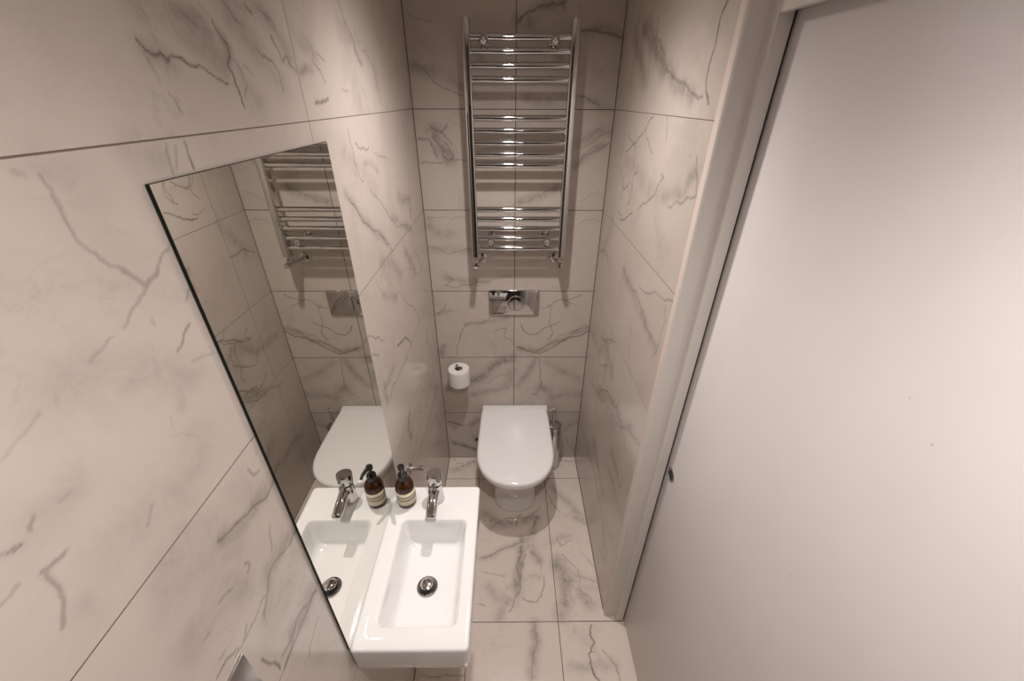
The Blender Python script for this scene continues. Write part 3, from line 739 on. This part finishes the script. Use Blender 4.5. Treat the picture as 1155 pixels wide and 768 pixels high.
# ------------------------------------------------------------------ towel rail
rail = empty('towel_rail', (.022, 0, 1.40), 'chrome ladder towel rail on the back wall above the flush plate', 'towel rail')
def rel(o, base):                       # geometry written in room coordinates, object space at its base
    for v in o.data.vertices: v.co -= Vector(base)
    return o
RB = Vector((.022, 0, 1.40))
YR = -.102
for sx, x0, x1 in ((-1, -.188, -.157), (1, .199, .232)):
    prof = []
    xc, hw = (x0 + x1) / 2, (x1 - x0) / 2
    y0, y1 = YR + .018, YR - .020
    # D-shaped section, rounded towards the room
    loop = [(xc + hw, y0), (xc - hw, y0)]
    for k in range(0, 15):
        a = PI - PI * k / 14
        cx = math.copysign(abs(math.cos(a)) ** .36, math.cos(a)); sy = math.sin(a) ** .36 if math.sin(a) > 1e-9 else 0
        loop.append((xc + hw * cx, (YR - .004) - (YR - .004 - y1) * sy))
    v, f = loft_vf([[(x, y, 1.400) for x, y in loop], [(x, y, 2.257) for x, y in loop]])
    up = rel(mesh_obj('upright_post', v, f, M['chrome'], None, angle=30), RB); up.parent = rail
    c = rel(MB().add(*lathe_vf([(.010, 0), (.010, .004), (.008, .007), (0, .008)], (xc, YR + .002, 2.257), (0, 0, 1), 24)).build('end_cap', M['chrome']), RB); c.parent = up
ZB = [2.206, 2.165, 2.122, 2.079, 1.953, 1.910, 1.867, 1.826, 1.785, 1.608, 1.567, 1.526, 1.483, 1.438]
for z in ZB:
    v, f = tube_vf([(-.160, YR, z), (.202, YR, z)], .0115, 28)
    b = rel(mesh_obj('crossbar', v, f, M['chrome'], None), RB); b.parent = rail
for x, z in ((-.111, 2.196), (.144, 2.196), (-.101, 1.469), (.149, 1.469)):
    v, f = lathe_vf([(.0165, .0005), (.0165, .006), (.009, .008), (.009, .104), (.0140, .105), (.0162, .109), (.0165, .116), (.0148, .123), (.0105, .1285), (.005, .131), (0, .1315)], (x, 0, z), (0, -1, 0), 32)
    b = rel(mesh_obj('wall_bracket', v, f, M['chrome'], None), RB); b.parent = rail
for sx, x in ((-1, -.172), (1, .215)):
    xi = x + (.022 if sx < 0 else -.016)
    vb = MB()
    vb.add(*lathe_vf([(.0115, 0), (.0115, .006), (.0135, .008), (.0135, .022), (.0105, .024), (.0105, .036)], (x, YR, 1.364), (0, 0, 1), 24))
    vb.add(*lathe_vf([(.0, -.018), (.010, -.017), (.0125, -.010), (.0125, .012), (0, .014)], (x, YR, 1.366), (0, -1, 0), 24))
    vb.add(*tube_vf([(x, YR, 1.366), (x + (xi - x) * .3, YR * .7, 1.363), (xi, YR * .35, 1.360), (xi, -.004, 1.358)], .0085, 18))
    b = rel(vb.build('valve_body', M['chrome']), RB); b.parent = rail
    k = rel(MB().add(*lathe_vf([(.011, .012), (.0125, .016), (.0125, .038), (.011, .043), (0, .044)], (x, YR, 1.366), (0, -1, 0), 24)).build('valve_knob', M['chrome']), RB); k.parent = b
    e = rel(MB().add(*lathe_vf([(.024, .0005), (.0235, .004), (.012, .008), (0, .008)], (xi, 0, 1.358), (0, -1, 0), 32)).build('pipe_collar', M['chrome']), RB); e.parent = b

# ------------------------------------------------------------------ flush plate
fx0, fx1, fz0, fz1 = -.124, .134, 1.052, 1.190
fp = empty('flush_plate', ((fx0 + fx1) / 2, 0, (fz0 + fz1) / 2), 'polished chrome dual flush plate on the back wall above the toilet', 'flush plate')
FB = Vector(fp.location)
b = rel(box('plate', fx0, fx1, -.013, .0006, fz0, fz1, M['chrome'], None, .004, 3), FB); b.parent = fp
v, f = lathe_vf([(.043, .0), (.043, .0025), (.040, .0025), (.040, .0005), (0, .0005)], (.014, -.0125, 1.118), (0, -1, 0), 56)
b = rel(mesh_obj('button_ring', v, f, M['chrome'], None), FB); b.parent = fp
def half_button(name, side, r=.0385, gap=.0012, cx=.014, cz=1.118, split=-.008):
    pts = []
    n = 40
    s = split + gap * side
    a0 = math.acos(max(-1, min(1, s / r)))
    rng = (-a0, a0) if side > 0 else (a0, 2 * PI - a0)
    for k in range(n + 1):
        a = rng[0] + (rng[1] - rng[0]) * k / n
        pts.append((cx + r * math.cos(a), cz + r * math.sin(a)))
    cxm = sum(p[0] for p in pts) / len(pts); czm = sum(p[1] for p in pts) / len(pts)
    def sh(s_, y): return [(cxm + (x - cxm) * s_, y, czm + (z - czm) * s_) for x, z in pts]
    v, f = loft_vf([sh(1, -.012), sh(1, -.0165), sh(.96, -.0185), sh(.6, -.0192), sh(.2, -.0195)])
    o = rel(mesh_obj(name, v, f, M['chrome'], None), FB); o.parent = fp
    return o
half_button('flush_button', 1); half_button('flush_button', -1)

# ------------------------------------------------------------------ toilet
TX = .011
toilet = empty('toilet', (TX, -.3, 0), 'white back-to-wall toilet with its lid closed', 'toilet')
TB = Vector((TX, -.3, 0))
def dloop(hw, yb, yf, z, ystraight, ex=2.25, rb=.02, n=44, hwb=None):
    """D-shaped plan: back corners rounded, straight sides, elliptical front. ystraight = where the front curve starts"""
    hwb = hw if hwb is None else hwb
    P = []
    for k in range(7):
        a = PI / 2 * k / 6                       # back right corner
        P.append((TX + hwb - rb + rb * math.sin(a), yb - rb + rb * math.cos(a), z))
    for k in range(1, 9):
        t = k / 9; s = math.sin(t * PI / 2)
        P.append((TX + hwb + (hw - hwb) * s, yb - rb + (ystraight - yb + rb) * t, z))
    for k in range(n + 1):
        a = PI * k / n
        c, s = math.cos(a), math.sin(a)
        P.append((TX + hw * math.copysign(abs(c) ** (2 / ex), c), ystraight + (yf - ystraight) * abs(s) ** (2 / ex), z))
    for k in range(8, 0, -1):
        t = k / 9; s = math.sin(t * PI / 2)
        P.append((TX - hwb - (hw - hwb) * s, yb - rb + (ystraight - yb + rb) * t, z))
    for k in range(7):
        a = PI / 2 * (6 - k) / 6
        P.append((TX - hwb + rb - rb * math.sin(a), yb - rb + rb * math.cos(a), z))
    return P
pan = [dloop(0.1200, -.001, -.410, .002, -.30), dloop(0.1180, -.001, -.406, .012, -.30), dloop(0.1180, -.001, -.405, .12, -.30),
       dloop(0.1240, -.001, -.415, .20, -.30), dloop(.138, -.001, -.455, .27, -.31), dloop(.165, -.001, -.510, .33, -.33),
       dloop(.182, -.001, -.550, .37, -.34), dloop(.186, -.001, -.560, .388, -.345), dloop(.184, -.001, -.558, .394, -.345),
       dloop(.178, -.004, -.550, .397, -.345)]
o = rel(mesh_obj('pan', *loft_vf(pan), M['ceramic'], None, angle=50), TB); o.parent = toilet
deck = rel(box('rear_deck', TX - .190, TX + .196, -.040, -.001, .385, .440, M['ceramic'], None, .006, 4), TB); deck.parent = toilet
seat = [dloop(.192, -.040, -.578, .3985, -.355), dloop(.197, -.038, -.584, .402, -.355), dloop(.197, -.038, -.584, .410, -.355), dloop(.193, -.040, -.579, .4135, -.355)]
o = rel(mesh_obj('seat_ring', *loft_vf(seat), M['seat'], None, angle=50), TB); o.parent = toilet
lid = [dloop(.196, -.040, -.583, .4155, -.36, hwb=.190), dloop(.201, -.037, -.590, .419, -.36, hwb=.194), dloop(.201, -.037, -.590, .430, -.36, hwb=.194)]
for k in range(1, 7):
    a = k / 6 * PI / 2; ins = .016 * (1 - math.cos(a)); zz = .430 + .015 * math.sin(a)
    lid.append(dloop(.201 - ins, -.037 - ins * .5, -.590 + ins, zz, -.36, hwb=.194 - ins))
for s, dz in ((.028, .4458), (.06, .4470), (.11, .4480), (.16, .4484)):
    lid.append(dloop(.201 - s, -.037 - s * .9, -.590 + s, dz, -.36 + s * .2, rb=.015, hwb=.194 - s))
o = rel(mesh_obj('lid', *loft_vf(lid), M['seat'], None, angle=60), TB); o.parent = toilet
for sx in (-.075, .075):
    h = rel(MB().add(*lathe_vf([(.011, -.022), (.012, -.020), (.012, .020), (.011, .022)], (TX + sx, -.046, .425), (1, 0, 0), 24)).build('hinge', M['seat']), TB); h.parent = toilet
sl = [dloop(0.1225, -.001, -.4125, .0008, -.30), dloop(0.1215, -.001, -.4115, .004, -.30)]
o = rel(mesh_obj('sealant_bead', *loft_vf(sl), M['silicone'], None), TB); o.parent = toilet

# small grey cover plate low on the wall, half behind the lid
cv = empty('wall_cover_plate', (-.225, 0, .168), 'small square grey cover plate low on the back wall left of the toilet', 'cover plate')
CB = Vector(cv.location)
o = rel(box('plate', -.250, -.200, -.006, -.0005, .143, .193, M['steel'], None, .002, 2), CB); o.parent = cv
o = rel(MB().add(*lathe_vf([(.010, 0), (.010, .004), (.008, .006), (0, .006)], (-.225, -.006, .164), (0, -1, 0), 20)).build('screw_cap', M['dark']), CB); o.parent = cv

# ------------------------------------------------------------------ toilet brush
BX, BY = .252, -.072
br = empty('toilet_brush', (BX, BY, 0), 'chrome toilet brush in a tall perforated holder beside the toilet', 'toilet brush')
MB().add(*lathe_vf([(.040, .001), (.0415, .004), (.0415, .010), (.0395, .012), (.0395, .338), (.0405, .341), (.0405, .345), (.038, .346), (.037, .340), (0, .338)], (0, 0, 0), (0, 0, 1), 48)).build('holder', M['perforated'], br)
MB().add(*lathe_vf([(.0365, .341), (.0375, .3435), (.036, .350), (.020, .354), (.010, .356), (0, .356)], (0, 0, 0), (0, 0, 1), 40)).build('lid', M['steel'], br)
hd = MB().add(*tube_vf([(-.010, -.018, .350), (-.010, -.017, .400), (-.010, -.012, .462)], [.0080, .0074, .0080], 20)).build('handle', M['chrome'], br)
MB().add(*lathe_vf([(.0, -.010), (.006, -.009), (.0105, -.003), (.0122, .004), (.0105, .011), (.005, .0155), (0, .016)], (-.010, -.011, .474), (0, 0, 1), 24)).build('knob', M['chrome'], hd)

# ------------------------------------------------------------------ toilet roll on its holder
RX, RY = -.294, -.082
th = empty('toilet_roll_holder', (RX, 0, .655), 'chrome wall holder carrying the white toilet roll on the back wall', 'toilet roll holder')
HB = Vector(th.location)
o = rel(MB().add(*lathe_vf([(.022, -.0006), (.022, .006), (.019, .009), (0, .009)], (RX, 0, .652), (0, -1, 0), 32)).build('wall_rose', M['chrome']), HB); o.parent = th
o = rel(MB().add(*tube_vf([(RX, -.006, .652), (RX, -.05, .652), (RX, RY + .008, .652), (RX, RY + .002, .656), (RX, RY, .664), (RX - .004, RY + .004, .72), (RX - .010, RY + .010, .771)], [.0075] * 6 + [.0065], 18)).build('arm', M['chrome']), HB); o.parent = th
o = rel(MB().add(*lathe_vf([(.0065, -.004), (.0085, -.002), (.0085, .006), (.007, .009), (0, .010)], (RX - .010, RY + .010, .771), (0, 0, 1), 20)).build('tip', M['chrome']), HB); o.parent = th
roll = empty('toilet_roll', (RX, RY, .662), 'white toilet paper roll standing on its wall holder', 'toilet roll')
prof = [(.0215, .002), (.055, .002), (.0575, .005), (.058, .010), (.058, .094), (.0575, .099), (.055, .102), (.0215, .102)]
v, f = lathe_vf(prof, (0, 0, 0), (0, 0, 1), 64)
f = f[:-2]                                              # open the bore
n = 64; f += [(7 * n + i, 7 * n + (i + 1) % n, (i + 1) % n, i) for i in range(n)]
mesh_obj('paper', v, f, M['paper'], roll)
v, f = lathe_vf([(.0213, .004), (.0213, .100), (.0198, .100), (.0198, .004)], (0, 0, 0), (0, 0, 1), 40)
f = f[:-2]; n = 40; f += [(3 * n + i, 3 * n + (i + 1) % n, (i + 1) % n, i) for i in range(n)]
card = plain('brown_card', (.33, .26, .21), .9)
mesh_obj('card_core', v, f, card, roll)
# ------------------------------------------------------------------ basin
BX0, BX1, BY0, BY1, BZ = XL - .0005, -.122, -1.438, -.957, .885
basin = empty('wash_basin', ((BX0 + BX1) / 2, (BY0 + BY1) / 2, .78), 'white rectangular ceramic wash basin fixed to the left wall', 'wash basin')
SB = Vector(basin.location)
def R(i, z, r): return rrect(BX0 + i, BX1 - i, BY0 + i, BY1 - i, z, r)
loops = [R(.030, .782, .010), R(.010, .781, .012), R(.004, .785, .013), R(.001, .800, .013), R(0, .86, .013), R(0, .876, .013)]
for k in range(1, 6):
    a = k / 5 * PI / 2; loops.append(R(.008 * (1 - math.cos(a)), .877 + .008 * math.sin(a), .012))
ix0, ix1, iy0, iy1 = -.356, -.158, -1.384, -1.086
def I(e, z, r, fr=0.0): return rrect(ix0 + e * 1.0, ix1 - e * 1.0, iy0 + e * 1.3 + fr, iy1 - e * 1.1, z, r)
loops.append(rrect(ix0 - .005, ix1 + .005, iy0 - .005, iy1 + .005, .8848, .018))
loops.append(rrect(ix0 - .0015, ix1 + .0015, iy0 - .0015, iy1 + .0015, .8838, .016))
loops += [I(0, .881, .015), I(.003, .870, .016), I(.008, .840, .018), I(.013, .812, .021), I(.016, .803, .024), I(.021, .7965, .026), I(.028, .7935, .028)]
def shrink(L, c, s, z):
    return [(c[0] + (x - c[0]) * s, c[1] + (y - c[1]) * s, z) for x, y, _ in L]
last = loops[-1]; dc = (-.264, -1.238)
for s, z in ((.7, .7915), (.45, .790), (.22, .7885), (.06, .7882)):
    loops.append(shrink(last, dc, s, z))
o = rel(mesh_obj('bowl', *loft_vf(loops), M['ceramic'], None, angle=50), SB); o.parent = basin
wst = MB()
wst.add(*lathe_vf([(.0305, 0), (.0310, .0015), (.0290, .0040), (.0240, .0042), (.0215, .0020), (.0195, -.0005), (0, -.0005)], (dc[0], dc[1], .7886), (0, 0, 1), 48))
w1 = rel(wst.build('waste_flange', M['chrome']), SB); w1.parent = basin
o = rel(MB().add(*lathe_vf([(.0198, .0), (.0198, .004), (0, .004)], (dc[0], dc[1], .7884), (0, 0, 1), 32)).build('waste_well', M['dark']), SB); o.parent = w1
o = rel(MB().add(*lathe_vf([(.006, .002), (.006, .012), (.0170, .013), (.0185, .0150), (.0185, .0172), (.0165, .0190), (.008, .0205), (0, .0208)], (dc[0], dc[1], .7886), (0, 0, 1), 40)).build('waste_plug', M['chrome']), SB); o.parent = w1
v, f = tube_vf([(BX0 + .003, BY0 + .02, .8858), (BX0 + .003, BY1 - .01, .8858)], .0022, 10)
o = rel(mesh_obj('sealant_bead', v, f, M['silicone'], None), SB); o.parent = basin

# ------------------------------------------------------------------ basin tap
TPX, TPY = -.262, -1.008
tap = empty('basin_tap', (TPX, TPY, BZ), 'chrome single-lever basin mixer tap standing on the basin ledge', 'tap')
MB().add(*lathe_vf([(.0262, 0), (.0262, .002), (.0250, .004), (.0236, .035), (.0228, .072), (.0222, .076), (0, .076)], (0, 0, 0), (0, 0, 1), 40)).build('body', M['chrome'], tap)
# spout: flattened bar sloping down towards the bowl
sp = []
for y, z, hw, hh, r in ((0, .052, .0165, .0165, .012), (-.022, .053, .0165, .0160, .012), (-.055, .050, .0160, .0140, .011), (-.088, .043, .0155, .0115, .009), (-.097, .0405, .0150, .0100, .008), (-.1005, .0390, .0125, .0075, .006)):
    L = rrect(-hw, hw, -hh, hh, 0, min(r, hh * .95, hw * .95), 5)
    sp.append([(a, y - b * .28, z + b) for a, b, _ in L])
s_ = mesh_obj('spout', *loft_vf(sp), M['chrome'], tap, angle=40)
MB().add(*lathe_vf([(.0095, 0), (.0095, .008), (.007, .008), (.006, .004), (0, .004)], (0, -.088, .036), (0, -.15, -1), 24)).build('aerator', M['steel'], s_)
# lever cap: tilted cylinder with a flat top
lv = MB().add(*lathe_vf([(.0222, 0), (.0234, .0015), (.0244, .034), (.0236, .0365), (.0225, .0368), (0, .0368)], (0, .002, .0775), (0, .16, 1), 44)).build('lever_cap', M['chrome'], tap)
MB().add(*lathe_vf([(.0222, .0366), (.0220, .0374), (0, .0378)], (0, .002, .0775), (0, .16, 1), 40)).build('cap_disc', M['steel'], lv)
MB().add(*box_vf(-.0075, .0075, -.036, -.016, .083, .0905, .0025, 3)).build('lever', M['chrome'], lv)
MB().add(*lathe_vf([(.0040, 0), (.0040, .0012), (0, .0014)], (-.0164, -.022, .060), (-1, 0, 0), 16)).build('screw_cover', M['dark'], tap)

# ------------------------------------------------------------------ soap bottle
PX, PY = -.356, -1.018
bot = empty('soap_bottle', (PX, PY, BZ), 'amber pump soap bottle with a banded cream label on the basin ledge', 'soap bottle')
body = MB().add(*lathe_vf([(0, .0005), (.026, .0005), (.0290, .003), (.0300, .008), (.0300, .074), (.0294, .083), (.0268, .093), (.0220, .101), (.0165, .107), (.0135, .110), (.0130, .118), (0, .118)], (0, 0, 0), (0, 0, 1), 48)).build('glass_body', M['amber'], bot)
MB().add(*lathe_vf([(0, .004), (.0262, .004), (.0272, .010), (.0272, .060), (0, .060)], (0, 0, 0), (0, 0, 1), 32)).build('liquid_soap', M['soap'], bot)
nl = 40; a0, a1 = math.radians(-90 - 98), math.radians(-90 + 98)
vv = [(.0304 * math.cos(a0 + (a1 - a0) * k / nl), .0304 * math.sin(a0 + (a1 - a0) * k / nl), z) for z in (.018, .070) for k in range(nl + 1)]
ff = [(i, i + 1, nl + 1 + i + 1, nl + 1 + i) for i in range(nl)]
lb = mesh_obj('label', vv, ff, M['label'], bot, angle=60); lb.rotation_euler = (0, 0, math.radians(20))
md = lb.modifiers.new('t', 'SOLIDIFY'); md.thickness = .0003
MB().add(*lathe_vf([(.0145, .110), (.0150, .112), (.0150, .128), (.0140, .131), (.0060, .133), (.0055, .140), (0, .140)], (0, 0, 0), (0, 0, 1), 32)).build('collar', M['black'], bot)
pm = MB()
pm.add(*lathe_vf([(.0048, .133), (.0048, .152), (.0098, .154), (.0105, .158), (.0100, .166), (.0070, .169), (0, .170)], (0, 0, 0), (0, 0, 1), 28))
pm.add(*tube_vf([(0, .004, .163), (0, -.018, .164), (0, -.034, .161), (0, -.043, .153)], [.0075, .0062, .0050, .0042], 18))
pmo = pm.build('pump_head', M['black'], bot); pmo.rotation_euler = (0, 0, math.radians(20))

# ------------------------------------------------------------------ robe hook on the left wall
hk = empty('robe_hook', (XL, -.805, .801), 'short chrome robe hook on the left wall behind the soap bottle', 'robe hook')
MB().add(*lathe_vf([(.0215, -.0006), (.0215, .008), (.0205, .010), (0, .010)], (0, 0, 0), (1, 0, 0), 36)).build('wall_rose', M['chrome'], hk)
MB().add(*lathe_vf([(.0098, .008), (.0098, .055), (.0090, .058), (0, .058)], (0, 0, 0), (1, 0, 0), 28)).build('bar', M['chrome'], hk)
MB().add(*lathe_vf([(.003, .006), (.003, .017), (.0022, .019), (0, .0195)], (.050, 0, 0), (0, 0, 1), 16)).build('peg', M['chrome'], hk)

# ------------------------------------------------------------------ mirror
my0, my1, mz0, mz1 = -1.4355, -.944, .887, 1.942
v, f = box_vf(XL + .0008, XL + .0055, my0, my1, mz0, mz1, .0006, 1)
mo = mesh_obj('wall_mirror', v, f, None, None, mats=[M['glass_edge'], M['mirror']], smooth=False)
for p in mo.data.polygons:
    p.material_index = 1 if p.normal.x > .95 else 0
tag(mo, 'tall frameless mirror on the left wall standing on the basin', 'mirror')

# ------------------------------------------------------------------ steel plate low in the corner of the frame
sw = empty('steel_wall_plate', (XL, -1.665, 1.28), 'flat grey metal plate on the left wall in front of the basin', 'wall plate')
o = box('plate', .0, .004, -.050, .046, -.075, .058, M['steel'], sw, .0008, 2)
MB().add(*lathe_vf([(.004, 0), (.004, .001), (0, .0014)], (.004, -.002, -.060), (1, 0, 0), 16)).build('screw', M['chrome'], sw)

# ------------------------------------------------------------------ camera
pitch, yaw, roll_ = -.539448, -.011091, .00371
def ry(v):
    c, s = math.cos(yaw), math.sin(yaw); return Vector((c * v[0] - s * v[1], s * v[0] + c * v[1], v[2]))
Fw = ry((0, math.cos(pitch), math.sin(pitch))); R0 = ry((1, 0, 0)); U0 = ry((0, -math.sin(pitch), math.cos(pitch)))
Rt = R0 * math.cos(roll_) + U0 * math.sin(roll_); Up = -R0 * math.sin(roll_) + U0 * math.cos(roll_)
cam = bpy.data.cameras.new('camera'); co = bpy.data.objects.new('camera', cam); C.objects.link(co)
mw = Matrix.Identity(4)
for i in range(3): mw[i][0] = Rt[i]; mw[i][1] = Up[i]; mw[i][2] = -Fw[i]
mw[0][3], mw[1][3], mw[2][3] = -.0255, -1.8910, 2.0218
co.matrix_world = mw
cam.sensor_fit = 'HORIZONTAL'; cam.sensor_width = 36; cam.lens = 457.664 / 1155 * 36
cam.clip_start = .02
sc = bpy.context.scene
sc.camera = co
w = bpy.data.worlds.new('world'); sc.world = w; w.use_nodes = True
w.node_tree.nodes['Background'].inputs[0].default_value = (.02, .018, .016, 1)
sc.view_settings.view_transform = 'Standard'; sc.view_settings.look = 'None'
sc.view_settings.gamma = 1; sc.view_settings.use_curve_mapping = False
sc.view_settings.exposure = 0.0
sc.cycles.max_bounces = 10; sc.cycles.diffuse_bounces = 5; sc.cycles.glossy_bounces = 6
sc.cycles.sample_clamp_indirect = 12.0
sc.cycles.caustics_refractive = False
